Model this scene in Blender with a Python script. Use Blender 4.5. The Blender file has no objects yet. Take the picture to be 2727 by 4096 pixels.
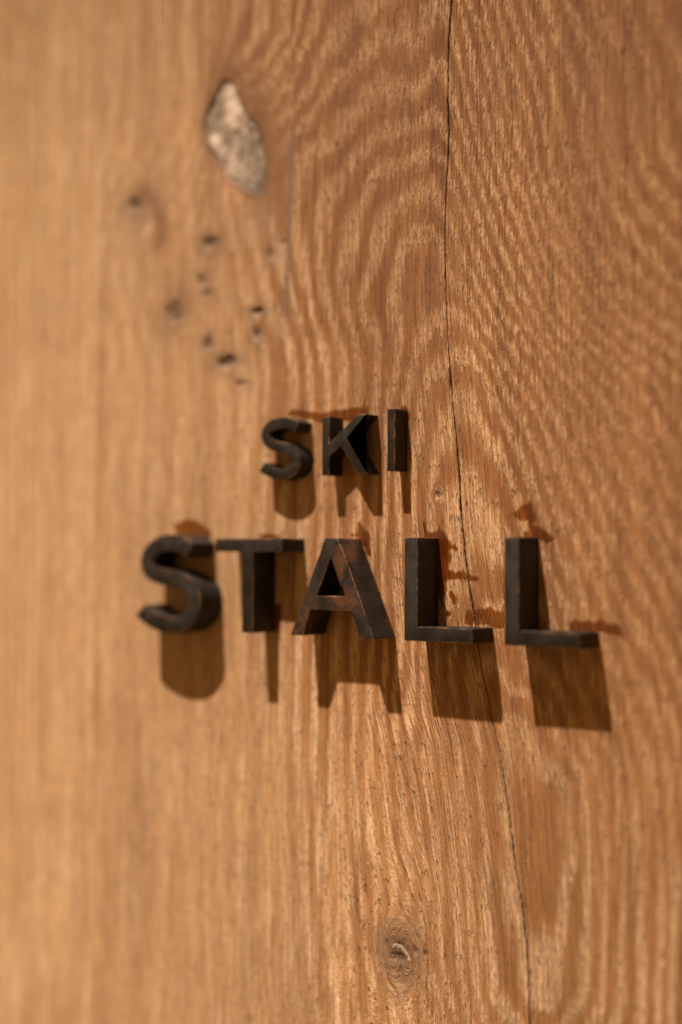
import bpy, bmesh, math, random
import numpy as np
from mathutils import Vector, Matrix

scene = bpy.context.scene
col = scene.collection
random.seed(4)

# ------------------------------------------------------------------ camera
cam_data = bpy.data.cameras.new('camera')
cam = bpy.data.objects.new('camera', cam_data)
col.objects.link(cam)
CR = Vector((0.79026375, 0.61274157, 0.0055649))
CU = Vector((0.01546405, -0.02902131, 0.99945917))
CF = Vector((-0.61257168, 0.78975029, 0.03240996))
m = Matrix((CR, CU, -CF)).transposed().to_4x4()
m.translation = Vector((0.55445, -0.58503, 0.03994))
cam.matrix_world = m
cam_data.sensor_fit = 'VERTICAL'
cam_data.sensor_height = 36.05
cam_data.lens = 50.0
cam_data.clip_start = 0.01
cam_data.clip_end = 100.0
cam_data.dof.use_dof = True
cam_data.dof.focus_distance = 0.700
cam_data.dof.aperture_fstop = 1.6
cam_data.dof.aperture_blades = 9
scene.camera = cam

# ------------------------------------------------------------------ light: one warm ceiling spot, dim warm room
world = bpy.data.worlds.new('World')
scene.world = world
world.use_nodes = True
bg = world.node_tree.nodes['Background']
bg.inputs['Color'].default_value = (1.0, 0.585, 0.20, 1)
bg.inputs['Strength'].default_value = 0.47
lamp_data = bpy.data.lights.new('ceiling_spot', 'SPOT')
lamp_data.energy = 1260.0
lamp_data.color = (1.0, 0.91, 0.82)
lamp_data.shadow_soft_size = 0.022
lamp_data.spot_size = math.radians(54)
lamp_data.spot_blend = 1.0
lamp = bpy.data.objects.new('ceiling_spot', lamp_data)
col.objects.link(lamp)
lamp.location = (-0.10, -1.0, 2.054)
lamp.rotation_euler = Vector((0.02, 0.15, -0.988)).to_track_quat('-Z', 'Y').to_euler()
vs = scene.view_settings
vs.view_transform = 'Standard'
vs.look = 'None'
vs.exposure = 0.0
vs.gamma = 1.0

# ------------------------------------------------------------------ measured data (millimetres on the wall plane)
PHI=[(59.9,325.0,-5),(48.8,310.8,-5),(70.0,329.9,-4),(63.0,317.3,-4),(56.0,305.3,-4),(53.5,290.2,-3.6),(81.9,332.5,-3),(81.0,322.7,-3),(76.2,314.4,-3),(69.1,306.5,-3),(65.1,298.7,-3),(56.2,290.2,-3),(117.4,325.0,-2),(103.2,325.3,-2),(99.5,315.5,-2),(91.8,311.0,-2),(86.1,304.4,-2),(82.2,292.8,-2),(70.3,285.1,-2),(63.3,281.7,-2),(166.3,307.2,-1),(155.3,313.2,-1),(148.3,303.8,-1),(133.1,308.0,-1),(119.4,309.5,-1),(111.0,301.4,-1),(104.4,297.5,-1),(95.8,292.5,-1),(90.1,287.5,-1),(80.3,277.0,-1),(72.5,272.2,-1),(159.8,282.1,0),(137.8,279.4,0),(121.3,284.3,0),(112.1,279.3,0),(103.6,275.7,0),(96.0,261.8,0),(88.3,257.8,0),(71.5,257.6,0),(159.9,257.6,1),(149.4,260.3,1),(137.9,258.7,1),(126.1,258.6,1),(119.7,256.0,1),(108.5,252.0,1),(103.8,246.0,1),(98.2,239.2,1),(162.8,239.0,2),(151.3,243.1,2),(138.0,242.4,2),(129.9,241.6,2),(122.6,236.8,2),(116.2,230.4,2),(114.2,227.7,2),(162.1,218.6,3),(143.4,221.5,3),(130.0,217.0,3),(126.4,205.5,3),(122.8,200.1,3),(120.1,187.7,3),(114.6,171.9,3),(144.0,201.0,4),(138.3,190.2,4),(138.0,148.9,4),(160.9,163.6,4.9),(180.5,0.5,9.6),(194.7,-6.1,9.6),(205.8,-20.6,9.6),(200.1,-18.9,10.2),(211.2,-25.3,10.2),(222.0,-37.4,10.2),(208.3,-42.8,11),(217.9,-50.4,11),(225.7,-60.6,11),(233.5,-64.7,11),(235.8,-74.5,11),(237.3,-94.7,11),(233.5,-108.8,11),(232.1,-123.8,11),(228.9,-136.6,11),(222.0,-141.2,11),(219.6,-151.8,11),(218.8,-165.6,11),(215.4,-73.0,11.55),(219.4,-95.7,11.55),(216.8,-119.3,11.55),(239.7,-53.9,10),(242.7,-67.1,10),(243.5,-87.2,10),(243.5,-114.0,10),(241.2,-141.2,10),(240.4,-161.4,10),(130.4,149.6,3.7),(124.0,150.2,3.0),(114.7,151.0,2.4),(110.2,151.4,2),(103.4,152.0,1.2),(96.0,152.6,0.5),(85.2,153.6,-0.3),(63.6,155.5,-2),(36.6,157.9,-3.5),(-21.0,163.0,-7),(-73.1,167.6,-10),(109.1,189.9,2.3),(102.3,190.7,2),(89.1,192.3,1),(78.9,193.6,0.3),(63.2,195.5,-0.8),(36.2,198.7,-2.6),(-21.5,205.7,-6),(-73.8,212.0,-9),(128.2,-57.2,4),(141.7,-56.0,5.5),(154.3,-54.9,7),(165.7,-53.9,8.2),(176.3,-53.0,9.2),(186.5,-52.1,10.2),(115.6,-58.3,2.7),(99.3,-59.7,1.2),(82.7,-61.2,-0.2),(56.8,-63.4,-2.2),(20.5,-66.5,-4.8),(-18.0,-69.9,-7.5),(-69.4,-74.3,-11),(135.0,-119.1,4),(150.7,-116.9,5.6),(160.5,-115.6,6.8),(172.6,-113.9,8.2),(182.3,-112.5,9.2),(192.1,-111.1,10.3),(203.2,-109.6,11.0),(116.0,-121.8,2.2),(99.8,-124.1,0.7),(83.2,-126.4,-0.6),(57.4,-130.0,-2.6),(-17.0,-140.4,-7.5),(-68.2,-147.6,-11),(145.9,-190.2,4),(163.7,-186.6,5.6),(171.2,-185.1,6.8),(181.1,-183.1,8.2),(192.3,-180.8,9.2),(210.4,-177.2,10.3),(231.3,-173.0,10),(258.2,-167.5,8),(276.2,-163.9,6.2),(289.0,-161.3,4.5),(124.3,-194.6,2.2),(108.4,-197.8,0.7),(83.8,-202.8,-1.3),(40.4,-211.6,-4.3),(-16.0,-223.0,-8),(-66.9,-233.3,-11),(258.3,-79.5,8.2),(265.6,-78.7,7.4),(276.3,-77.4,6.2),(290.0,-75.8,4.5),(168.3,318.1,-1.5),(175.1,316.5,-2.5),(182.4,314.7,-3.6),(189.6,313.0,-4.6),(198.2,311.0,-5.7),(208.0,308.6,-6.8),(217.6,306.3,-7.8),(228.4,303.8,-8.7),(240.3,300.9,-9.6),(253.2,297.8,-10.5),(267.0,294.5,-11.4),(280.5,291.3,-12.2),(290.9,288.8,-12.8),(166.4,280.8,0.0),(173.8,279.2,-1.0),(181.1,277.7,-2.0),(189.0,276.1,-3.0),(196.8,274.5,-4.0),(205.2,272.7,-5.0),(214.2,270.9,-6.0),(224.4,268.8,-7.0),(236.3,266.3,-8.0),(249.3,263.7,-9.0),(263.2,260.8,-10.0),(278.0,257.8,-11.0),(290.8,255.1,-12.0),(165.0,237.0,2.05),(172.4,235.8,1.05),(180.5,234.4,0.0),(188.4,233.1,-1.0),(196.9,231.7,-2.2),(205.3,230.3,-3.4),(214.9,228.6,-4.7),(224.4,227.1,-5.9),(236.3,225.1,-7.1),(249.3,222.9,-8.3),(263.2,220.6,-9.4),(277.9,218.1,-10.5),(290.7,215.9,-11.4),(164.8,193.2,4.1),(174.1,192.0,3.0),(182.8,190.9,1.9),(191.4,189.8,0.8),(201.2,188.5,-0.5),(210.9,187.2,-1.8),(220.4,186.0,-3.0),(231.1,184.6,-4.3),(244.1,182.9,-5.6),(256.9,181.3,-6.8),(273.0,179.2,-8.0),(290.6,176.9,-9.3),(166.1,161.9,5.2),(174.2,161.0,4.9),(184.3,160.0,3.9),(194.3,159.0,2.7),(204.1,158.0,1.4),(213.7,157.0,0.1),(224.5,155.9,-1.2),(237.7,154.6,-2.8),(256.9,152.6,-4.6),(273.0,151.0,-6.0),(290.6,149.2,-7.2),(168.0,130.6,6.5),(183.0,129.5,6.3),(197.2,128.4,4.9),(208.9,127.6,3.5),(219.1,126.8,2.3),(231.1,125.9,1.0),(244.1,124.9,-0.3),(256.8,124.0,-1.6),(272.9,122.8,-3.0),(290.5,121.5,-4.5),(174.5,68.7,8.0),(190.3,68.4,7.8),(205.9,68.0,7.0),(217.9,67.8,5.9),(231.2,67.5,4.5),(244.1,67.2,3.2),(256.8,67.0,1.9),(272.8,66.7,0.4),(290.4,66.3,-1.2),(182.6,7.8,9.0),(208.5,8.7,9.0),(224.6,9.2,8.0),(237.7,9.7,6.9),(250.5,10.1,5.7),(263.0,10.5,4.5),(277.6,11.0,3.0),(290.2,11.4,1.7),(228.6,-48.5,10.3),(239.7,-47.5,9.4),(250.5,-46.6,8.4),(262.9,-45.5,7.0),(276.4,-44.3,5.6),(290.1,-43.2,4.0),(34.8,336.0,-6.5),(-3.4,344.7,-8.5),(-44.0,354.0,-10.5),(-82.8,362.8,-12),(-2.6,272.3,-8),(-43.0,279.3,-10),(-81.5,286.0,-12),(127.5,69.7,3.8),(106.6,70.1,1.6),(73.0,70.8,-1.2),(37.5,71.5,-3.6),(-19.8,72.7,-7),(-71.7,73.8,-10),(132.6,-6.4,4.2),(107.1,-7.6,1.8),(73.7,-9.0,-1),(38.3,-10.6,-3.6),(-18.7,-13.1,-7.2),(-70.3,-15.4,-10.5)]
CRACK=[(168.22,343.39),(168.31,318.12),(166.6,297.59),(166.22,280.79),(166.27,267.07),(167.08,249.84),(166.23,236.81),(165.4,220.78),(164.71,205.73),(164.77,190.33),(165.61,166.02),(167.18,141.61),(169.33,118.52),(171.75,99.5),(173.71,80.36),(174.25,71.57),(174.64,64.64),(175.39,57.16),(176.36,50.31),(176.73,47.86),(177.33,41.64),(178.66,32.88),(179.76,25.84),(181.29,18.71),(182.75,8.21),(184.78,-2.7),(187.09,-16.08),(189.81,-25.4),(192.51,-37.42),(196.87,-50.77),(200.18,-68.11),(202.6,-81.78),(205.94,-105.8),(208.4,-115.75),(210.87,-131.34),(212.03,-142.89),(212.79,-153.08),(213.63,-177.22),(213.95,-212.21)]
GLUE=[[(151.5,58.3),(153.1,58.8),(154.3,57.4),(154.7,54.3),(157.1,52.7),(160.0,53.4),(161.7,54.4),(162.1,58.9),(162.8,54.4),(163.6,54.4),(164.0,61.3),(164.7,54.4),(166.2,52.2),(168.0,49.1),(169.9,47.1),(173.7,44.7),(172.3,43.2),(169.5,44.7),(168.3,43.6),(169.7,39.3),(168.1,37.3),(167.6,34.9),(172.3,33.4),(176.0,34.9),(178.8,32.7),(184.7,31.2),(185.4,29.3),(180.6,29.0),(177.0,29.6),(173.2,29.9),(167.7,29.3),(165.8,28.5),(166.3,24.7),(165.3,20.0),(164.4,15.3),(162.0,19.9),(160.0,49.9),(153.1,49.7)],[(167.2,23.2),(169.5,24.0),(171.4,22.9),(173.0,21.0),(172.4,17.0),(170.7,17.8),(169.6,20.1),(167.7,20.8)],[(166.3,14.1),(168.2,15.0),(170.5,13.9),(169.9,11.4),(167.7,10.8),(166.0,12.2)],[(176.8,13.3),(178.8,15.3),(182.5,14.8),(185.2,16.2),(187.9,16.8),(191.6,16.8),(195.1,15.7),(196.9,15.4),(199.6,15.1),(199.8,6.7),(196.0,6.0),(193.8,6.9),(189.8,8.1),(184.3,7.5),(178.9,7.0),(176.8,7.8)],[(203.5,61.5),(205.7,63.4),(208.3,65.6),(211.8,66.3),(214.8,66.6),(215.7,64.7),(216.9,60.2),(217.4,57.5),(215.7,56.6),(219.5,54.9),(224.6,52.2),(226.8,50.3),(226.3,48.1),(223.8,47.4),(220.4,48.9),(217.8,49.5),(210.0,50.1),(209.6,52.3),(213.1,53.6),(212.6,56.1),(211.8,57.6),(207.4,58.2)],[(233.9,10.5),(238.0,12.7),(242.1,12.0),(247.0,11.5),(251.1,13.9),(254.3,11.1),(259.1,11.3),(261.4,7.8),(261.8,5.6),(259.8,4.7),(255.9,6.0),(251.1,6.8),(247.8,5.8),(239.7,5.9),(234.7,6.8)],[(64.0,116.6),(66.8,120.1),(73.4,119.4),(73.9,124.4),(74.8,118.9),(81.8,118.0),(87.4,116.4),(94.6,117.7),(101.8,118.0),(108.9,118.5),(114.2,118.2),(115.1,123.9),(116.4,118.0),(117.7,119.6),(118.8,116.6),(118.4,114.2),(115.1,111.2),(101.9,111.3),(87.4,111.0),(80.0,113.2),(69.7,115.2)],[(136.6,115.2),(138.3,116.5),(141.2,117.4),(143.5,114.8),(144.6,111.7),(144.6,108.9),(143.2,108.2),(141.3,108.8),(140.8,112.6),(138.3,113.4)],[(111.1,58.7),(112.7,58.5),(113.9,57.6),(115.8,55.6),(118.6,53.1),(120.2,50.2),(120.3,45.3),(120.9,39.4),(119.2,40.4),(117.1,42.3),(114.0,48.2),(111.5,50.6),(106.5,50.8),(107.1,52.7),(110.8,53.4)],[(-20.8,58.1),(-12.7,61.6),(-3.7,61.7),(2.3,58.6),(8.7,54.9),(9.2,50.6),(-6.5,50.0),(-17.7,52.9)],[(44.7,53.1),(54.3,53.3),(59.9,52.1),(59.9,48.4),(45.2,48.4)],[(56.0,14.6),(60.9,16.8),(62.3,12.7),(61.5,7.2),(60.4,-1.7),(60.1,-6.5),(58.0,-4.5),(56.1,2.3)]]
WHITE=[(17.2,309.7),(22.7,305.4),(26.4,297.5),(33.0,286.3),(40.2,277.8),(44.3,269.1),(46.8,259.0),(46.5,249.3),(44.6,239.9),(40.6,239.4),(32.3,243.6),(21.5,252.4),(12.9,262.9),(2.9,277.4),(0.7,285.1),(2.1,293.1),(7.6,301.2),(12.4,307.5)]
HOLES=[(-54.8,248.5,6.2,4.4,1.0),(6.1,217.6,5.2,3.8,1.0),(-21.7,181.9,6.4,7.9,0.8),(-0.5,197.5,4.3,3.6,0.5),(3.9,188.8,5.5,3.2,0.45),(42.6,174.7,5.1,2.6,1.0),(41.3,162.7,3.2,4.0,1.0),(4.5,160.7,4.4,4.2,0.7),(19.2,149.5,7.9,3.8,1.3),(30.5,136.2,4.7,2.2,0.5),(50.7,205.6,2.9,4.4,0.45),(60.3,210.9,2.5,2.4,0.35),(148.8,-155.0,1.73,1.88,0.35),(154.9,-155.2,1.33,1.87,0.4),(138.5,-159.9,4.67,2.84,0.6),(161.2,71.7,1.93,1.98,0.5)]
SBIG=[(11.26,43.69),(6.86,46.71),(1.48,48.13),(-4.44,48.43),(-10.39,47.59),(-16.38,45.59),(-21.59,41.86),(-23.66,36.82),(-21.77,32.52),(-16.17,29.72),(-9.14,28.52),(0.76,27.8),(8.1,25.79),(13.46,22.03),(15.73,16.85),(14.55,11.25),(10.76,6.26),(4.99,2.92),(-0.87,1.67),(-9.78,2.08),(-18.85,4.78),(-24.47,7.84),(-27.06,10.0)]
SSMALL=[(80.72,108.57),(77.75,110.16),(74.02,111.22),(69.34,111.76),(64.63,111.29),(60.84,109.9),(58.2,107.35),(58.04,104.09),(60.45,100.71),(65.69,98.67),(73.2,98.2),(77.87,96.14),(80.39,92.68),(80.42,89.47),(78.42,86.33),(74.72,84.53),(70.53,83.73),(65.82,84.24),(61.07,85.84),(57.72,87.62),(56.27,88.68)]
# lower knot[(139.7, -157.2), (141.6, -140.5), (138.5, -153.6), (135.4, -155.7), (140.1, -155.2), (143.6, -156.5), (145.5, -160.6)]
# streak[(66.6, 274.0), (65.4, 246.9), (64.0, 213.0), (63.3, 183.2), (62.7, 152.1)]
# lefthole halo[(-48.3, 258.0), (-36.1, 242.9), (-30.7, 229.0), (-37.1, 218.6), (-46.5, 225.5)]
MM = 0.001

# ------------------------------------------------------------------ numeric helpers
def vnoise(x, z, sx, sz, seed):
    """smooth value noise, feature size sx by sz millimetres, range -1..1"""
    rng = np.random.RandomState(seed)
    g = rng.uniform(-1, 1, (257, 257))
    u = x / sx + 1000.0
    v = z / sz + 1000.0
    i = np.floor(u).astype(int)
    j = np.floor(v).astype(int)
    a = u - i
    b = v - j
    a = a * a * (3 - 2 * a)
    b = b * b * (3 - 2 * b)
    i0, i1, j0, j1 = i % 257, (i + 1) % 257, j % 257, (j + 1) % 257
    return (g[i0, j0] * (1 - a) + g[i1, j0] * a) * (1 - b) + (g[i0, j1] * (1 - a) + g[i1, j1] * a) * b

def smooth(e0, e1, x):
    t = np.clip((x - e0) / (e1 - e0), 0, 1)
    return t * t * (3 - 2 * t)

def tps_fit(pts, lam):
    P = np.array([p[:2] for p in pts], float) / 100.0
    v = np.array([p[2] for p in pts], float)
    d2 = ((P[:, None] - P[None]) ** 2).sum(-1)
    K = 0.5 * d2 * np.log(d2 + 1e-12) + lam * np.eye(len(P))
    Q = np.hstack([np.ones((len(P), 1)), P])
    A = np.block([[K, Q], [Q.T, np.zeros((3, 3))]])
    w = np.linalg.solve(A, np.concatenate([v, np.zeros(3)]))
    return P, w

def tps_grid(fit, xs, zs):
    P, w = fit
    X, Z = np.meshgrid(xs / 100.0, zs / 100.0, indexing='ij')
    out = w[-3] + w[-2] * X + w[-1] * Z
    for (px, pz), c in zip(P, w[:-3]):
        d2 = (X - px) ** 2 + (Z - pz) ** 2
        out += c * 0.5 * d2 * np.log(d2 + 1e-12)
    return out

def bilinear(grid, xs, zs, x, z):
    dx, dz = xs[1] - xs[0], zs[1] - zs[0]
    u = np.clip((x - xs[0]) / dx, 0, len(xs) - 1.001)
    v = np.clip((z - zs[0]) / dz, 0, len(zs) - 1.001)
    i, j = u.astype(int), v.astype(int)
    a, b = u - i, v - j
    return (grid[i, j] * (1 - a) + grid[i + 1, j] * a) * (1 - b) + (grid[i, j + 1] * (1 - a) + grid[i + 1, j + 1] * a) * b

def sdf(poly, x, z):
    """signed distance to a polygon, positive inside"""
    d = np.full(x.shape, 1e9)
    inside = np.zeros(x.shape, bool)
    n = len(poly)
    for k in range(n):
        ax, az = poly[k]
        bx, bz = poly[(k + 1) % n]
        ex, ez = bx - ax, bz - az
        t = np.clip(((x - ax) * ex + (z - az) * ez) / (ex * ex + ez * ez + 1e-12), 0, 1)
        d = np.minimum(d, (x - ax - t * ex) ** 2 + (z - az - t * ez) ** 2)
        cond = ((az > z) != (bz > z)) & (x < ex * (z - az) / (ez if abs(ez) > 1e-9 else 1e-9) + ax)
        inside ^= cond
    d = np.sqrt(d)
    return np.where(inside, d, -d)

# ------------------------------------------------------------------ the wood: growth rings, fibres, relief
PHI_FIT = tps_fit(PHI, 0.0006)
_gx = np.arange(-110.0, 361.0, 3.0)
_gz = np.arange(-330.0, 461.0, 3.0)
_PG = tps_grid(PHI_FIT, _gx, _gz)
cz_ = np.array([c[1] for c in CRACK])[::-1]
cx_ = np.array([c[0] for c in CRACK])[::-1]

def crack_x(z):
    return np.interp(z, cz_, cx_)

def lean_w(x):
    return smooth(85, 165, x) * (1 - smooth(190, 275, x))

KNOTS = [(24, 272, 15, 26), (139.5, -157, 8, 10), (161.2, 71.7, 1.9, 2.2), (-45, 240, 9, 11),
         (19, 149, 6, 4), (-22, 182, 5, 6), (6, 218, 4, 4), (42, 170, 4, 6)]

def fibre(x, z):
    s = lean_w(x) * (crack_x(np.clip(z, -250, 330)) - 172.0)
    fu = x - s
    for kx, kz, rx, rz in KNOTS:
        q = ((x - kx) / rx) ** 2 + ((z - kz) / (rz * 1.5)) ** 2
        fu = fu - (x - kx) * 0.9 / (1.0 + q * q)
    return fu

def rings(x, z):
    p = bilinear(_PG, _gx, _gz, x, z)
    for (kx, kz, rx, rz), amp in zip(KNOTS, (3.2, 1.8, 1.1, 2.2, 1.2, 1.0, 0.8, 0.6)):
        q = ((x - kx) / (rx * 1.5)) ** 2 + ((z - kz) / (rz * 1.5)) ** 2
        p = p + amp * np.exp(-q)
    return p

def hole_profile(x, z):
    """0 outside, 1 at the bottom of each small knot hole"""
    out = np.zeros(x.shape)
    smudge = np.zeros(x.shape)
    for k, (hx, hz, rx, rz, w) in enumerate(HOLES):
        msk = (np.abs(x - hx) < rx * 5) & (np.abs(z - hz) < rz * 5)
        if not msk.any():
            continue
        xx, zz = x[msk], z[msk]
        q = np.sqrt(((xx - hx) / rx) ** 2 + ((zz - hz) / rz) ** 2) * 0.86
        q = q + 0.22 * vnoise(xx, zz, rx * 0.7, rz * 0.7, 30 + k)
        out[msk] = np.maximum(out[msk], w * (1 - smooth(0.30, 1.05, q)))
        smudge[msk] = np.maximum(smudge[msk], min(w, 1.0) * np.exp(-(q / 1.8) ** 2))
    return out, smudge

def knot_low(x, z):
    dx, dz = x - 139.3, z + 157.0
    return dx, dz, np.sqrt((dx / 7.2) ** 2 + (dz / 8.6) ** 2)

def crack_depth(x, z):
    d = np.abs(x - crack_x(z) - 0.15 * vnoise(x * 0, z, 3.0, 2.5, 77))
    w = 0.36 + 0.10 * vnoise(x * 0, z, 9, 9, 78) + 0.22 * smooth(-60, -110, z) * (1 - smooth(-130, -190, z)) + 0.16 * smooth(180, 290, z)
    gap = smooth(0.45, 0.62, 0.5 + 0.5 * vnoise(x * 0, z, 5, 5, 79) + 0.35)
    w = w * (0.72 + 0.28 * gap) * (0.92 + 0.45 * smooth(-30, 10, z) * (1 - smooth(110, 170, z)))
    return 1 - smooth(w * 0.55, w * 1.15, d), d

def relief(x, z, fu):
    """height of the wood surface above the wall plane, millimetres"""
    h = 0.10 * vnoise(x, z, 40, 160, 1) + 0.035 * vnoise(fu, z, 2.4, 60, 2) + 0.02 * vnoise(fu, z, 0.9, 25, 3)
    h = h - 1.4 * hole_profile(x, z)[0]
    dw = sdf(WHITE, x, z) + 0.8 * vnoise(x, z, 4, 5, 5)
    h = h - 3.6 * smooth(-0.6, 3.0, dw) - 0.5 * smooth(-9, 0, dw)
    dx, dz, q = knot_low(x, z)
    h = h - 0.55 * np.exp(-(q / 1.15) ** 2) * (1 + 0.3 * vnoise(x, z, 1.6, 2.2, 6)) + 0.06 * np.exp(-(q / 0.9) ** 4) * np.sin(q * 9.0)
    c, _ = crack_depth(x, z)
    fill = smooth(-70, -95, z) * (1 - smooth(-165, -185, z))
    h = h - (2.4 - 1.2 * fill) * c
    side = x - crack_x(z)
    h = h + 0.13 * np.exp(-((side + 0.95) / 0.4) ** 2) * (0.6 + 0.6 * vnoise(x, z, 2.0, 6.0, 80))
    # second, shallower check in the wood on the left
    sx = np.interp(z, [152, 183, 213, 247, 274], [62.7, 63.3, 64.0, 65.4, 66.6])
    chk = (1 - smooth(0.5, 1.3, np.abs(x - sx))) * smooth(150, 175, z) * (1 - smooth(268, 280, z))
    h = h - 0.9 * chk
    return h

# ------------------------------------------------------------------ object helpers
def add_props(o, label=None, cat=None, group=None, kind=None):
    for k, v in (('label', label), ('category', cat), ('group', group), ('kind', kind)):
        if v:
            o[k] = v

def mesh_object(name, me, material, parent=None):
    o = bpy.data.objects.new(name, me)
    col.objects.link(o)
    if material is not None:
        me.materials.append(material)
    if parent is not None:
        o.parent = parent
    return o

def grid_mesh(name, X, Y, Z, attrs, keep=None, shade=True):
    n, k = X.shape
    co = np.stack([X, Y, Z], -1).reshape(-1, 3).astype(np.float32) * MM
    idx = np.arange(n * k).reshape(n, k)
    q = np.stack([idx[:-1, :-1], idx[1:, :-1], idx[1:, 1:], idx[:-1, 1:]], -1).reshape(-1, 4)
    if keep is not None:
        kf = (keep[:-1, :-1] | keep[1:, :-1] | keep[1:, 1:] | keep[:-1, 1:]).reshape(-1)
        q = q[kf]
        used = np.unique(q)
        remap = np.full(n * k, -1)
        remap[used] = np.arange(len(used))
        q = remap[q]
        co = co[used]
        attrs = {a: v.reshape(-1)[used] for a, v in attrs.items()}
    me = bpy.data.meshes.new(name)
    me.vertices.add(len(co))
    me.vertices.foreach_set('co', co.reshape(-1))
    me.loops.add(q.size)
    me.loops.foreach_set('vertex_index', q.reshape(-1).astype(np.int32))
    me.polygons.add(len(q))
    me.polygons.foreach_set('loop_start', (np.arange(len(q)) * 4).astype(np.int32))
    me.polygons.foreach_set('loop_total', np.full(len(q), 4, np.int32))
    me.polygons.foreach_set('use_smooth', np.ones(len(q), bool))
    me.update(calc_edges=True)
    for a, v in attrs.items():
        at = me.attributes.new(a, 'FLOAT', 'POINT')
        at.data.foreach_set('value', v.reshape(-1).astype(np.float32))
    return me

# ------------------------------------------------------------------ material helpers
class NT:
    def __init__(self, name):
        self.m = bpy.data.materials.new(name)
        self.m.use_nodes = True
        self.t = self.m.node_tree
        self.n = self.t.nodes
        self.p = self.n['Principled BSDF']
    def set(self, sock, v):
        if isinstance(v, bpy.types.NodeSocket):
            self.t.links.new(v, sock)
        elif isinstance(v, tuple) and len(v) == 3 and sock.type == 'RGBA':
            sock.default_value = (*v, 1)
        else:
            sock.default_value = v
    def attr(self, name):
        a = self.n.new('ShaderNodeAttribute')
        a.attribute_name = name
        return a.outputs['Fac']
    def math(self, op, a, b=0.0, c=0.0, clamp=False):
        k = self.n.new('ShaderNodeMath')
        k.operation = op
        k.use_clamp = clamp
        for s, v in zip(k.inputs, (a, b, c)):
            self.set(s, v)
        return k.outputs[0]
    def vec(self, x, y, z=0.0):
        k = self.n.new('ShaderNodeCombineXYZ')
        for s, v in zip(k.inputs, (x, y, z)):
            self.set(s, v)
        return k.outputs[0]
    def scale(self, v, s, off=(0, 0, 0)):
        k = self.n.new('ShaderNodeVectorMath')
        k.operation = 'MULTIPLY_ADD'
        self.set(k.inputs[0], v)
        k.inputs[1].default_value = s
        k.inputs[2].default_value = off
        return k.outputs[0]
    def noise(self, v, detail=2.0, rough=0.5, scale=1.0, dist=0.0):
        k = self.n.new('ShaderNodeTexNoise')
        self.set(k.inputs['Vector'], v)
        k.inputs['Scale'].default_value = scale
        k.inputs['Detail'].default_value = detail
        k.inputs['Roughness'].default_value = rough
        k.inputs['Distortion'].default_value = dist
        return k.outputs[0]
    def ramp(self, v, a, b, lo=0.0, hi=1.0, kind='SMOOTHSTEP'):
        k = self.n.new('ShaderNodeMapRange')
        k.interpolation_type = kind
        self.set(k.inputs[0], v)
        for s, q in zip(k.inputs[1:5], (a, b, lo, hi)):
            self.set(s, q)
        return k.outputs[0]
    def mix(self, f, a, b, mode='MIX'):
        k = self.n.new('ShaderNodeMix')
        k.data_type = 'RGBA'
        k.blend_type = mode
        self.set(k.inputs[0], f)
        self.set(k.inputs[6], a)
        self.set(k.inputs[7], b)
        return k.outputs[2]
    def bump(self, h, dist, strength=1.0):
        k = self.n.new('ShaderNodeBump')
        k.inputs['Strength'].default_value = strength
        k.inputs['Distance'].default_value = dist
        self.set(k.inputs['Height'], h)
        return k.outputs[0]

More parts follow.
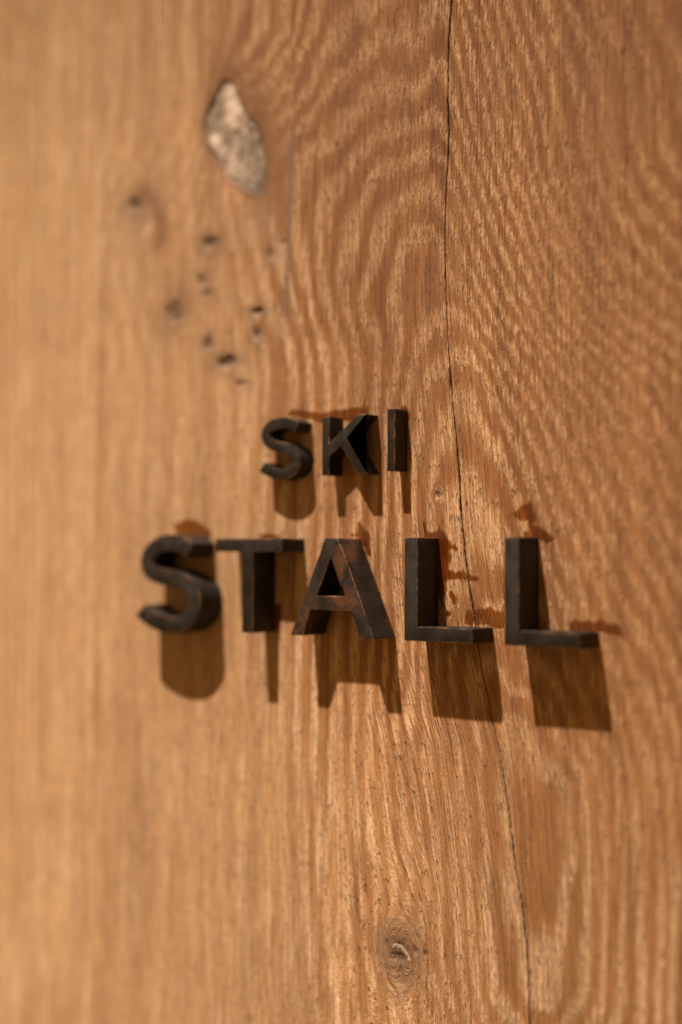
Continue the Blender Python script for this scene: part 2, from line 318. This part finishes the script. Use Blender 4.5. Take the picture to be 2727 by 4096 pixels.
def make_oak():
    t = NT('oak_wood')
    phi, gz, fu, fv = t.attr('phi'), t.attr('gz'), t.attr('fu'), t.attr('fv')
    dark, grey, red, fill, con = t.attr('dark'), t.attr('grey'), t.attr('red'), t.attr('fill'), t.attr('con')
    v = t.vec(fu, fv)
    half = lambda n: t.math('SUBTRACT', n, 0.5)
    # ring phase, toothed along the fibres
    jag = half(t.noise(t.scale(v, (0.85, 0.05, 1)), 4.0, 0.70))
    slow = half(t.noise(t.scale(v, (0.085, 0.009, 1), (7, 3, 0)), 2.0))
    amp = t.math('MULTIPLY_ADD', gz, 16.0, 0.30)
    pj = t.math('ADD', phi, t.math('MULTIPLY', jag, amp))
    pj = t.math('ADD', pj, t.math('MULTIPLY', slow, 1.1))
    mid = half(t.noise(t.scale(v, (0.24, 0.030, 1), (19, 63, 0)), 2.0))
    pj = t.math('ADD', pj, t.math('MULTIPLY', mid, 0.35))
    s = t.math('MULTIPLY_ADD', t.math('COSINE', t.math('MULTIPLY', pj, 2 * math.pi)), 0.5, 0.5)
    s = t.ramp(s, 0.05, 0.95)
    s = t.math('MULTIPLY_ADD', t.math('SUBTRACT', s, 0.5), con, 0.5)
    # pale flecks of the open pores, gathered in the early wood
    nshort = t.noise(t.scale(v, (0.80, 0.15, 1), (11, 5, 0)), 3.0, 0.70)
    nlong = t.noise(t.scale(v, (0.75, 0.016, 1), (71, 45, 0)), 3.0, 0.72)
    cross = t.ramp(gz, 0.008, 0.045)
    nf = t.math('ADD', t.math('MULTIPLY', nshort, cross), t.math('MULTIPLY', nlong, t.math('SUBTRACT', 1.0, cross)))
    grain = t.noise(t.scale(v, (1.5, 0.30, 1), (17, 55, 0)), 2.0, 0.75)
    nf2 = t.noise(t.scale(v, (0.40, 0.035, 1), (3, 9, 0)), 2.0)
    f = t.math('ADD', nf, t.math('MULTIPLY', t.math('SUBTRACT', s, 0.5), 0.22))
    f = t.math('ADD', f, t.math('MULTIPLY', half(nf2), 0.30))
    fleck = t.ramp(t.math('ADD', f, t.math('MULTIPLY', half(grain), 0.52)), 0.47, 0.66)
    npn = t.noise(t.scale(v, (1.25, 0.16, 1), (31, 17, 0)), 2.0, 0.6)
    pore = t.ramp(t.math('ADD', npn, t.math('MULTIPLY', s, 0.07)), 0.645, 0.73)
    hair = t.ramp(t.noise(t.scale(v, (0.95, 0.014, 1), (61, 27, 0)), 2.0, 0.6), 0.56, 0.70)
    streak = t.noise(t.scale(v, (0.95, 0.010, 1), (41, 2, 0)), 4.0, 0.72)
    broad = t.ramp(t.noise(t.scale(v, (0.075, 0.0045, 1), (5, 21, 0)), 2.0), 0.3, 0.7, kind='LINEAR')
    late = t.mix(broad, (0.215, 0.085, 0.025), (0.300, 0.136, 0.046))
    early = t.mix(broad, (0.365, 0.188, 0.083), (0.445, 0.245, 0.115))
    c = t.mix(s, late, early)
    c = t.mix(t.math('MULTIPLY', fleck, t.math('MULTIPLY_ADD', con, 0.42, 0.19)), c, (0.68, 0.45, 0.275))
    c = t.mix(1.0, c, t.mix(t.ramp(streak, 0.30, 0.70, kind='LINEAR'), (0.66, 0.60, 0.54), (1.22, 1.23, 1.22)), 'MULTIPLY')
    c = t.mix(t.math('MULTIPLY', hair, t.math('MULTIPLY_ADD', s, -0.20, 0.55)), c, (0.13, 0.052, 0.018))
    c = t.mix(t.math('MULTIPLY', pore, 0.6), c, (0.085, 0.042, 0.022))
    c = t.mix(1.0, c, t.mix(t.ramp(t.attr('tone'), -1.0, 1.0, kind='LINEAR'), (0.80, 0.76, 0.74), (1.20, 1.22, 1.18)), 'MULTIPLY')
    c = t.mix(1.0, c, t.mix(t.attr('heart'), (1.0, 1.15, 1.36), (0.76, 0.71, 0.66)), 'MULTIPLY')
    fib = t.noise(t.scale(v, (1.15, 0.055, 1), (87, 33, 0)), 3.0, 0.75)
    c = t.mix(1.0, c, t.mix(t.ramp(fib, 0.34, 0.66, kind='LINEAR'), (0.72, 0.68, 0.64), (1.26, 1.27, 1.26)), 'MULTIPLY')
    c = t.mix(t.math('MULTIPLY', red, 0.85), c, (0.165, 0.070, 0.026))
    c = t.mix(t.math('MULTIPLY', grey, 0.75), c, (0.23, 0.160, 0.11))
    c = t.mix(t.math('MULTIPLY', dark, 0.96), c, (0.085, 0.047, 0.026))
    chip = t.noise(t.vec(t.math('MULTIPLY', fu, 0.9), t.math('MULTIPLY', fv, 0.55)), 3.0, 0.7)
    c = t.mix(t.math('MULTIPLY', fill, t.ramp(chip, 0.48, 0.60)), c, (0.42, 0.31, 0.21))
    c = t.mix(t.attr('crack'), c, (0.022, 0.013, 0.008))  # shade inside the cracks also put into the colour, over the real groove
    t.set(t.p.inputs['Base Color'], c)
    t.set(t.p.inputs['Roughness'], t.math('MULTIPLY_ADD', streak, 0.22, 0.50))
    t.p.inputs['Specular IOR Level'].default_value = 0.32
    h = t.math('MULTIPLY', fleck, 0.45)
    h = t.math('SUBTRACT', h, t.math('MULTIPLY', pore, 1.2))
    h = t.math('SUBTRACT', h, t.math('MULTIPLY', hair, 0.6))
    h = t.math('ADD', h, t.math('MULTIPLY', streak, 0.7))
    h = t.math('ADD', h, t.math('MULTIPLY', nf, 1.0))
    h = t.math('ADD', h, t.math('MULTIPLY', grain, 0.5))
    h = t.math('ADD', h, t.math('MULTIPLY', fib, 0.9))
    t.set(t.p.inputs['Normal'], t.bump(h, 0.00035, 1.0))
    return t.m

def make_rotten():
    t = NT('crumbly_knot_wood')
    g = t.n.new('ShaderNodeNewGeometry')
    pos = t.scale(g.outputs['Position'], (1000, 1000, 1000))
    a = t.noise(t.scale(pos, (0.16, 0.16, 0.10)), 3.0, 0.6)
    b = t.noise(t.scale(pos, (0.7, 0.7, 0.5)), 3.0, 0.65)
    pale = t.attr('pale')
    c = t.mix(t.ramp(a, 0.40, 0.62), (0.15, 0.108, 0.073), (0.245, 0.18, 0.124))
    c = t.mix(t.ramp(pale, 0.0, -0.6, 0.0, 0.6), c, (0.105, 0.072, 0.046))
    c = t.mix(pale, c, (0.46, 0.34, 0.245))
    c = t.mix(t.ramp(b, 0.40, 0.70, 0.0, 0.22), c, (0.17, 0.125, 0.085))
    t.set(t.p.inputs['Base Color'], c)
    t.p.inputs['Roughness'].default_value = 0.85
    t.p.inputs['Specular IOR Level'].default_value = 0.15
    t.set(t.p.inputs['Normal'], t.bump(b, 0.0004, 0.5))
    return t.m

def make_bronze(name, rust):
    t = NT(name)
    tc = t.n.new('ShaderNodeTexCoord')
    pos = t.scale(tc.outputs['Object'], (1000, 1000, 1000))
    a = t.noise(t.scale(pos, (0.10, 0.10, 0.10)), 4.0, 0.6)
    b = t.noise(t.scale(pos, (1.4, 1.4, 1.4), (5, 1, 8)), 4.0, 0.7)
    c = t.mix(t.ramp(a, 0.25, 0.75), (0.0065, 0.0047, 0.0037), (0.020, 0.0145, 0.011))
    c = t.mix(t.ramp(b, 0.45, 0.75, 0.0, 0.35), c, (0.08, 0.048, 0.028))
    r1 = t.noise(t.scale(pos, (0.06, 0.06, 0.06), (13, 4, 2)), 5.0, 0.62, dist=0.4)
    scr = t.noise(t.scale(pos, (0.25, 0.25, 5.0), (3, 9, 4)), 3.0, 0.7)
    c = t.mix(t.ramp(scr, 0.60, 0.75, 0.0, 0.35), c, (0.075, 0.055, 0.042))
    r = t.math('MULTIPLY', t.ramp(r1, 0.62 - 0.16 * rust, 0.78 - 0.10 * rust), t.ramp(b, 0.25, 0.6, 0.4, 1.0))
    c = t.mix(t.math('MULTIPLY', r, 0.15 + 0.5 * rust), c, (0.13, 0.048, 0.017))
    t.set(t.p.inputs['Base Color'], c)
    t.p.inputs['Metallic'].default_value = 0.35
    t.p.inputs['Specular IOR Level'].default_value = 0.30
    t.set(t.p.inputs['Roughness'], t.ramp(a, 0.3, 0.7, 0.40, 0.56))
    t.set(t.p.inputs['Normal'], t.bump(t.math('ADD', t.math('MULTIPLY', b, 0.9), t.math('MULTIPLY', t.noise(t.scale(pos, (3.2, 3.2, 3.2)), 3.0, 0.7), 0.5)), 0.00016, 0.7))
    return t.m

def make_edge():
    t = NT('worn_brass_edge')
    tc = t.n.new('ShaderNodeTexCoord')
    pos = t.scale(tc.outputs['Object'], (1000, 1000, 1000))
    a = t.noise(t.scale(pos, (0.14, 0.14, 0.14)), 6.0, 0.75)
    c = t.mix(t.ramp(a, 0.42, 0.68), (0.035, 0.023, 0.015), (0.42, 0.23, 0.10))
    t.set(t.p.inputs['Base Color'], c)
    t.p.inputs['Metallic'].default_value = 0.7
    t.p.inputs['Roughness'].default_value = 0.42
    return t.m

def make_glue():
    t = NT('amber_glue')
    tr = t.n.new('ShaderNodeBsdfTransparent')
    g = t.n.new('ShaderNodeNewGeometry')
    pos = t.scale(g.outputs['Position'], (1000, 1000, 1000))
    a = t.noise(t.scale(pos, (0.35, 0.35, 0.12)), 3.0)
    amber = t.mix(t.ramp(a, 0.3, 0.7), (0.70, 0.475, 0.20), (0.56, 0.365, 0.13))
    t.set(tr.inputs['Color'], t.mix(t.ramp(t.attr('film'), -0.25, 0.95, kind='LINEAR'), (0.97, 0.93, 0.85), amber))
    gl = t.n.new('ShaderNodeBsdfGlossy')
    gl.inputs['Roughness'].default_value = 0.22
    fr = t.n.new('ShaderNodeFresnel')
    fr.inputs['IOR'].default_value = 1.42
    nb = t.bump(t.noise(t.scale(pos, (1.1, 1.1, 0.35)), 3.0), 0.0003, 0.6)
    t.set(gl.inputs['Normal'], nb)
    t.set(fr.inputs['Normal'], nb)
    mx = t.n.new('ShaderNodeMixShader')
    mx.inputs[0].default_value = 0.09
    t.set(mx.inputs[1], tr.outputs[0])
    t.set(mx.inputs[2], gl.outputs[0])
    t.n.remove(t.p)
    t.set(t.n['Material Output'].inputs['Surface'], mx.outputs[0])
    return t.m

OAK = make_oak()
ROTTEN = make_rotten()
GLUE_M = make_glue()
EDGE = make_edge()
BRONZE = make_bronze('dark_bronze', 0.1)
BRONZE_RUST = make_bronze('rust_bloomed_bronze', 1.0)

# ------------------------------------------------------------------ the wall of oak planks
wall = bpy.data.objects.new('wooden_wall', None)
col.objects.link(wall)
add_props(wall, 'upright oak plank wall with dark knots and a long crack behind the metal letters', 'wall')

SEAM = -84.8

def plank_attrs(X, Z, fu, left):
    if left:
        phi = X * 0.11 + 0.6 * vnoise(X, Z, 40, 260, 21)
        zero = np.zeros(X.shape)
        return dict(phi=phi, gz=zero, fu=X + 0.6 * vnoise(X, Z, 30, 200, 22), fv=Z, dark=zero, grey=zero, red=zero, fill=zero, con=zero + 0.35, crack=zero, heart=zero,
                    tone=0.45 + 0.40 * vnoise(X, Z, 14, 300, 24) + 0.35 * vnoise(X, Z, 25, 90, 25))
    phi = rings(X, Z)
    e = 2.0
    gzv = np.abs(rings(X, Z + e) - rings(X, Z - e)) / (2 * e)
    hp, smudge = hole_profile(X, Z)
    dw = sdf(WHITE, X, Z) + 1.5 * vnoise(X, Z, 6, 8, 8)
    dx, dz, q = knot_low(X, Z)
    n1 = 0.5 + 0.5 * vnoise(X, Z, 1.6, 2.2, 9)
    dark = np.maximum(np.clip(hp * 1.5, 0, 0.95), 0.68 * smudge)
    dark = np.maximum(dark, 0.75 * smooth(-3.5, 0.8, dw))
    dark = np.maximum(dark, np.exp(-((q - 0.75) / 0.38) ** 2) * (0.25 + 0.4 * n1))
    c, cd = crack_depth(X, Z)
    dark = np.maximum(dark, 0.5 * c)
    red = np.exp(-(np.maximum(-dw, 0) / 18.0) ** 2) * smooth(-10, 12, (X - 24) + 0.38 * (Z - 272)) * 1.0
    red = np.maximum(red, 0.55 * np.exp(-(np.maximum(-dw, 0) / 5.0) ** 2))
    halo = np.interp(Z, [218, 229, 243, 258], [-37, -31, -36, -48])
    red = np.maximum(red, 1.0 * np.exp(-((X - halo) / 6.0) ** 2) * smooth(212, 225, Z) * (1 - smooth(255, 266, Z)))
    red = np.maximum(red, 0.75 * np.exp(-(q / 2.0) ** 2))
    dark = np.maximum(dark, 1.0 * np.exp(-(q / 1.25) ** 4) * (0.85 + 0.15 * n1))
    dark = np.maximum(dark, 0.68 * np.exp(-(q / 2.1) ** 2) * (0.6 + 0.8 * n1))
    red = np.maximum(red, 0.5 * np.exp(-(((X + 21) / 7) ** 2 + ((Z - 186) / 10) ** 2)))
    sx = np.interp(Z, [152, 183, 213, 247, 274], [62.7, 63.3, 64.0, 65.4, 66.6])
    grey = np.exp(-((X - sx) / 1.5) ** 2) * smooth(150, 190, Z) * (1 - smooth(262, 280, Z))
    grey = np.maximum(grey, 0.5 * np.exp(-((q - 1.75) / 0.35) ** 2) * n1)
    grey = np.maximum(grey, 0.75 * np.exp(-(dx / 4) ** 2) * smooth(-42, -30, dz) * (1 - smooth(-16, -8, dz)) * n1)
    for gx, gzc, a, b in ((-45, 236, 9, 10), (0, 193, 7, 8), (55, 207, 8, 9), (40, 225, 14, 10), (3, 160, 6, 6)):
        grey = np.maximum(grey, 0.40 * np.exp(-(((X - gx) / a) ** 2 + ((Z - gzc) / b) ** 2)))
    fill = c * smooth(-70, -95, Z) * (1 - smooth(-150, -170, Z)) * smooth(-0.1, 0.5, vnoise(X, Z, 2.0, 3.5, 29))
    fill = np.maximum(fill, (1 - smooth(0.3, 0.75, cd)) * 0.6 * smooth(230, 270, Z) * (X < crack_x(Z)))
    tone = 0.34 * vnoise(fu, Z, 10, 320, 26) + 0.18 * vnoise(fu, Z, 4, 130, 28) + 0.35 * vnoise(X, Z, 35, 70, 27)
    tone = tone - 0.75 * np.exp(-((X - 105) / 55) ** 2 - ((Z - 205) / 95) ** 2)
    heart = smooth(-20, 150, X + 0.2 * Z + 14 * vnoise(X, Z, 30, 90, 33)) * (1 - 0.35 * smooth(0, -130, Z))
    crk2 = 0.55 * np.exp(-((X - sx) / 0.75) ** 2) * smooth(150, 190, Z) * (1 - smooth(262, 280, Z))
    crk = np.maximum(crk2, np.clip(c * (1 - 0.75 * fill), 0, 1) * 0.9)  # mask for the painted shade in both cracks, weaker where filled
    con = 0.28 + 0.72 * smooth(10, 105, X + 0.10 * (Z + 60))
    con = con * (1 - 0.85 * np.exp(-(q / 1.8) ** 4))
    con = con * (1 - 0.30 * smooth(185, 260, X) * smooth(-40, 80, Z)) * (1 - 0.1 * smooth(225, 290, X)) * (0.85 + 0.15 * smooth(-60, 40, Z))
    con = con * (0.84 + 0.26 * vnoise(X, Z, 28, 65, 34)) * (1 - 0.30 * smooth(-40, -110, Z) * (1 - smooth(180, 200, X)))
    return dict(phi=phi, gz=gzv, fu=fu, fv=Z, dark=dark, grey=grey, red=red, fill=fill, con=con, tone=tone, crack=crk, heart=heart)

def plank(xs, zs, left):
    """a slab: the visible face in full relief, thin rounded sides and a back"""
    n = len(xs)
    X0 = np.repeat(np.array(xs)[:, None], len(zs), 1)
    Z = np.repeat(np.array(zs)[None], n, 0)
    if left:
        X = X0.copy()
        fu = X
        H = 0.05 * vnoise(X, Z, 30, 200, 23) - 0.1
    else:
        X = X0 + smooth(95, 160, X0) * (1 - smooth(185, 270, X0)) * (crack_x(Z) - 172.0)
        fu = fibre(X, Z)
        H = relief(X, Z, fu)
    A = plank_attrs(X, Z, fu, left)
    # close the edges: two extra columns run back into the wall at each side
    def pad(M, v0=None):
        return np.concatenate([M[:1], M[:1], M, M[-1:], M[-1:]], 0)
    Xp, Zp, Hp = pad(X), pad(Z), pad(H)
    Hp[0] = -22.0
    Hp[-1] = -22.0
    Hp[1] -= 0.35
    Hp[-2] -= 0.35
    Xp[2] += 0.35
    Xp[-3] -= 0.35
    return grid_mesh('plank', Xp, -Hp, Zp, {a: pad(v) for a, v in A.items()})

def spaced(*segs):
    out = []
    for a, b, d in segs:
        k = max(1, int(round((b - a) / d)))
        out += list(np.linspace(a, b, k, endpoint=False))
    return out + [segs[-1][1]]

ZS = spaced((-330, -258, 3.0), (-258, -100, 0.62), (-100, 100, 0.62), (100, 345, 0.66), (345, 460, 3.0))
XS = spaced((SEAM + 0.12, -62, 1.4), (-62, 60, 0.95), (60, 170.6, 0.62), (170.6, 171.4, 0.2), (171.4, 172.8, 0.10), (172.8, 173.6, 0.2),
            (173.6, 262, 0.62), (262, 345, 1.5))
ZL = spaced((-330, 460, 4.0))
XL = spaced((-330, SEAM - 0.12, 2.0))
p1 = mesh_object('plank', plank(XS, ZS, False), OAK, wall)
add_props(p1, label='wide plank with the knots and the crack')
p2 = mesh_object('plank', plank(XL, ZL, True), OAK, wall)
add_props(p2, label='plain plank at the left edge')

# crumbly pale wood in the big knot hole
kx = np.arange(-6.0, 54.0, 0.7)
kz = np.arange(232.0, 317.0, 0.8)
KX, KZ = np.meshgrid(kx, kz, indexing='ij')
kd = sdf(WHITE, KX, KZ)
KH = -1.5 + 0.7 * vnoise(KX, KZ, 7, 9, 41) + 0.45 * vnoise(KX, KZ, 3, 4, 42) + 0.15 * vnoise(KX, KZ, 1.4, 1.8, 43)
pale = np.zeros(KX.shape)
for cx, cz, a, b, w in ((20.5, 296, 5, 10, 1.0), (23, 287, 6, 9, 1.0), (8, 274, 5.5, 5.5, 1.0), (22, 260, 4.5, 9, 0.6), (31, 251, 5, 6, 0.35), (14, 268, 4, 5, .5)):
    e = np.exp(-((((KX - cx) / a) ** 2 + ((KZ - cz) / b) ** 2)) ** 1.5)
    pale = np.maximum(pale, w * e)
KH += 1.3 * pale
for cx, cz, a, b in ((10, 289, 4.5, 9), (23, 271, 4, 6), (6, 300, 4, 6)):
    KH -= 0.8 * np.exp(-(((KX - cx) / a) ** 2 + ((KZ - cz) / b) ** 2))
KH -= 3.0 * smooth(1.0, -2.0, kd)
kn = mesh_object('knot', grid_mesh('knot', KX, -KH, KZ, dict(pale=pale - 0.5 * (1 - smooth(244, 262, KZ)) - 0.35 * smooth(34, 46, KX)), keep=kd > -2.5), ROTTEN, wall)
add_props(kn, label='big spindle-shaped knot hole full of pale crumbly wood')

# chipped core of the knot near the bottom
cxs = np.arange(132.0, 149.0, 0.28)
czs = np.arange(-166.0, -148.0, 0.28)
CX, CZ = np.meshgrid(cxs, czs, indexing='ij')
arc = np.full(CX.shape, 9.0)
apts = [(135.4, -154.9), (137.5, -153.9), (139.8, -154.6), (141.6, -155.9), (143.2, -157.4), (144.5, -160.2), (145.2, -162.2)]
for (ax, az), (bx, bz) in zip(apts[:-1], apts[1:]):
    ex, ez = bx - ax, bz - az
    tt = np.clip(((CX - ax) * ex + (CZ - az) * ez) / (ex * ex + ez * ez), 0, 1)
    arc = np.minimum(arc, np.hypot(CX - ax - tt * ex, CZ - az - tt * ez))
wid = 1.05 + 0.5 * vnoise(CX, CZ, 1.3, 1.3, 51) - 0.5 * smooth(-158, -162, CZ)
core = wid - arc
base = relief(CX, CZ, CX)
CH = base + np.clip(core, -1.2, 0.5) * 0.4 + 0.12 * vnoise(CX, CZ, 0.6, 0.7, 52)
k2 = mesh_object('knot', grid_mesh('knot', CX, -CH, CZ, dict(pale=-0.05 + 0.40 * vnoise(CX, CZ, 1.0, 1.0, 53)), keep=core > -0.35), ROTTEN, wall)
add_props(k2, label='pale chipped crescent in the small round knot low on the plank')

# dried glue squeezed out round the letters: thin clear films that dip under the wood at their rims
for gi, poly in enumerate(GLUE):
    P = np.array(poly)
    gx = np.arange(P[:, 0].min() - 4, P[:, 0].max() + 4, 0.34)
    gz_ = np.arange(P[:, 1].min() - 5, P[:, 1].max() + 8, 0.34)
    GX, GZ = np.meshgrid(gx, gz_, indexing='ij')
    fuG = fibre(GX, GZ)
    d = sdf(poly, GX, GZ)
    teeth = vnoise(fuG, GZ, 0.8, 6.0, 60 + gi)
    d = d + 0.75 * teeth + 0.3 * vnoise(GX, GZ, 0.9, 1.4, 80 + gi)
    th = np.clip(d, -0.6, 0.9) * 0.22 + 0.03 * vnoise(GX, GZ, 2, 3, 90 + gi)
    GH = relief(GX, GZ, fuG)
    c, _ = crack_depth(GX, GZ)
    GH = GH + th
    g = mesh_object('glue_stain', grid_mesh('glue_stain', GX, -GH, GZ, dict(film=d), keep=d > -0.25), GLUE_M, wall)

# ------------------------------------------------------------------ the letters
def arc_corner(p, a, b, r, n=3):
    p, a, b = np.array(p, float), np.array(a, float), np.array(b, float)
    ua, ub = (a - p), (b - p)
    la, lb = np.linalg.norm(ua), np.linalg.norm(ub)
    ua, ub = ua / la, ub / lb
    r = min(r, la * 0.4, lb * 0.4)
    p0, p1 = p + ua * r, p + ub * r
    out = []
    for k in range(n + 1):
        t = k / n
        out.append(tuple((1 - t) ** 2 * p0 + 2 * t * (1 - t) * p + t * t * p1))
    return out

def rounded(poly, r):
    if r <= 0:
        return [tuple(q) for q in poly]
    out = []
    n = len(poly)
    ccw = sum(poly[i - 1][0] * poly[i][1] - poly[i][0] * poly[i - 1][1] for i in range(n)) > 0
    for i in range(n):
        (ax, az), (px_, pz_), (cx, cz) = poly[i - 1], poly[i], poly[(i + 1) % n]
        convex = (px_ - ax) * (cz - pz_) - (pz_ - az) * (cx - px_) > 0
        if convex == ccw:
            out += arc_corner(poly[i], poly[i - 1], poly[(i + 1) % n], r)
        else:
            out.append(tuple(poly[i]))
    return out

def solid(name, outer, inner, depth, x0, materials, parent=None, bevel=0.26):
    """a letter cut from thick bar: outline (mm), hole outlines, depth from the wall to the face"""
    bm = bmesh.new()
    loops = [outer] + inner
    edges = []
    for lp in loops:
        vs_ = [bm.verts.new(((x - x0) * MM, 0.0006, z * MM)) for x, z in lp]
        if inner:
            for i in range(len(vs_)):
                edges.append(bm.edges.new((vs_[i], vs_[(i + 1) % len(vs_)])))
        else:
            bm.faces.new(vs_)
    if inner:
        bmesh.ops.triangle_fill(bm, use_beauty=True, use_dissolve=False, edges=edges)
    bmesh.ops.recalc_face_normals(bm, faces=bm.faces[:])
    fs = bm.faces[:]
    r = bmesh.ops.extrude_face_region(bm, geom=fs)
    nv = [e for e in r['geom'] if isinstance(e, bmesh.types.BMVert)]
    bmesh.ops.translate(bm, verts=nv, vec=(0, -depth * MM - 0.0006, 0))
    bmesh.ops.recalc_face_normals(bm, faces=bm.faces[:])
    bm.normal_update()
    yf = -depth * MM
    front = [e for e in bm.edges if all(abs(v.co.y - yf) < 1e-6 for v in e.verts) and len(e.link_faces) == 2
             and abs(e.link_faces[0].normal.dot(e.link_faces[1].normal)) < 0.5]
    bmesh.ops.bevel(bm, geom=front, offset=bevel * MM, segments=2, profile=0.5, affect='EDGES', material=1)
    bmesh.ops.triangulate(bm, faces=[f for f in bm.faces if len(f.verts) > 4], ngon_method='EAR_CLIP')
    me = bpy.data.meshes.new(name)
    bm.to_mesh(me)
    bm.free()
    o = mesh_object(name, me, materials[0], parent)
    me.materials.append(materials[1])
    o.location.x = x0 * MM
    me.set_sharp_from_angle(angle=math.radians(32))
    for p in me.polygons:
        p.use_smooth = True
    return o

def ribbon(pts, width, cut0, cut1, step=0.8):
    """outline of a constant-width stroke along a smooth curve"""
    P = np.array(pts, float)
    for _ in range(1):
        Q = P.copy()
        Q[1:-1] = 0.25 * P[:-2] + 0.5 * P[1:-1] + 0.25 * P[2:]
        P = Q
    n = len(P)
    ext = np.vstack([2 * P[0] - P[1], P, 2 * P[-1] - P[-2]])
    out = []
    for i in range(1, n):
        p0, p1, p2, p3 = ext[i - 1], ext[i], ext[i + 1], ext[i + 2]
        k = 7
        for j in range(k):
            t = j / k
            out.append(0.5 * (2 * p1 + (p2 - p0) * t + (2 * p0 - 5 * p1 + 4 * p2 - p3) * t * t + (3 * p1 - p0 - 3 * p2 + p3) * t ** 3))
    out.append(P[-1])
    C = np.array(out)
    T = np.gradient(C, axis=0)
    T /= np.linalg.norm(T, axis=1)[:, None]
    for _ in range(3):
        T[1:-1] = (T[:-2] + T[1:-1] + T[2:]) / 3
    T /= np.linalg.norm(T, axis=1)[:, None]
    N = np.stack([-T[:, 1], T[:, 0]], -1)
    L = C + N * width / 2
    R = C - N * width / 2
    L[0] += T[0] * cut0
    R[0] -= T[0] * cut0
    L[-1] += T[-1] * cut1
    R[-1] -= T[-1] * cut1
    out = [tuple(q) for q in L] + [tuple(q) for q in R[::-1]]
    return out

D, DS = 18.5, 10.8
H = 50.0
T_, B_ = 7.67, 6.95

def ell(x):
    w = 39.09
    return rounded([(x, 0), (x + w, 0), (x + w, B_), (x + T_, B_), (x + T_, H), (x, H)], 0.6)

MAT = [BRONZE, EDGE]
def letter(outer, inner, depth, x0, label, mats=MAT, group='metal letters on the oak wall'):
    o = solid('letter', outer, inner, depth, x0, mats)
    add_props(o, label, 'letter', group)
    return o

letter(ribbon([(x - 0.7, z) for x, z in SSMALL], 5.7, 0.0, 0.6), [], DS, 69, 'smaller dark bronze letter S in the upper word, left of the K')
K = [(96.6, 82.6), (101.3, 82.6), (101.4, 92.4), (108.3, 97.6), (119.2, 82.6), (125.5, 82.6), (112.4, 101.4), (124.6, 113.0), (118.6, 113.0),
     (101.4, 99.0), (101.4, 113.0), (96.6, 113.0)]
letter(rounded(K, 0.55), [], DS, 110, 'small dark bronze letter K between the small S and the I')
letter(rounded([(137.75, 83.6), (142.5, 83.6), (142.5, 114.6), (137.75, 114.6)], 0.45), [], DS, 140, 'small dark bronze letter I, a plain upright bar beside the crack')
letter(ribbon([(x - 1.0, z) for x, z in SBIG], 8.9, 0.0, 1.2), [], D, -6, 'large dark bronze letter S at the start of the lower word, left of the T')
TT = [(29.74, H), (29.74, H - B_), (48.97, H - B_), (48.97, 0), (56.64, 0), (56.64, H - B_), (76.68, H - B_), (76.68, H)]
letter(rounded(TT, 0.5), [], D, 53, 'large dark bronze letter T between the large S and the A')
AA = [(82.75, 0), (90.8, 0), (95.9, 13.4), (121.3, 13.5), (126.9, 0), (135.95, 0), (113.1, H), (105.2, H)]
letter(rounded(AA, 0.9), [rounded([(109.0, 40.2), (99.5, 20.6), (117.6, 20.6)], 0.0)], D, 109, 'large bronze letter A with rusty orange patches and a bright worn edge', [BRONZE_RUST, EDGE])
letter(ell(154.06), [], D, 172, 'large dark bronze letter L nearest the A, its foot crossing the crack')
letter(ell(210.61), [], D, 229, 'large dark bronze letter L at the far right end of the word')
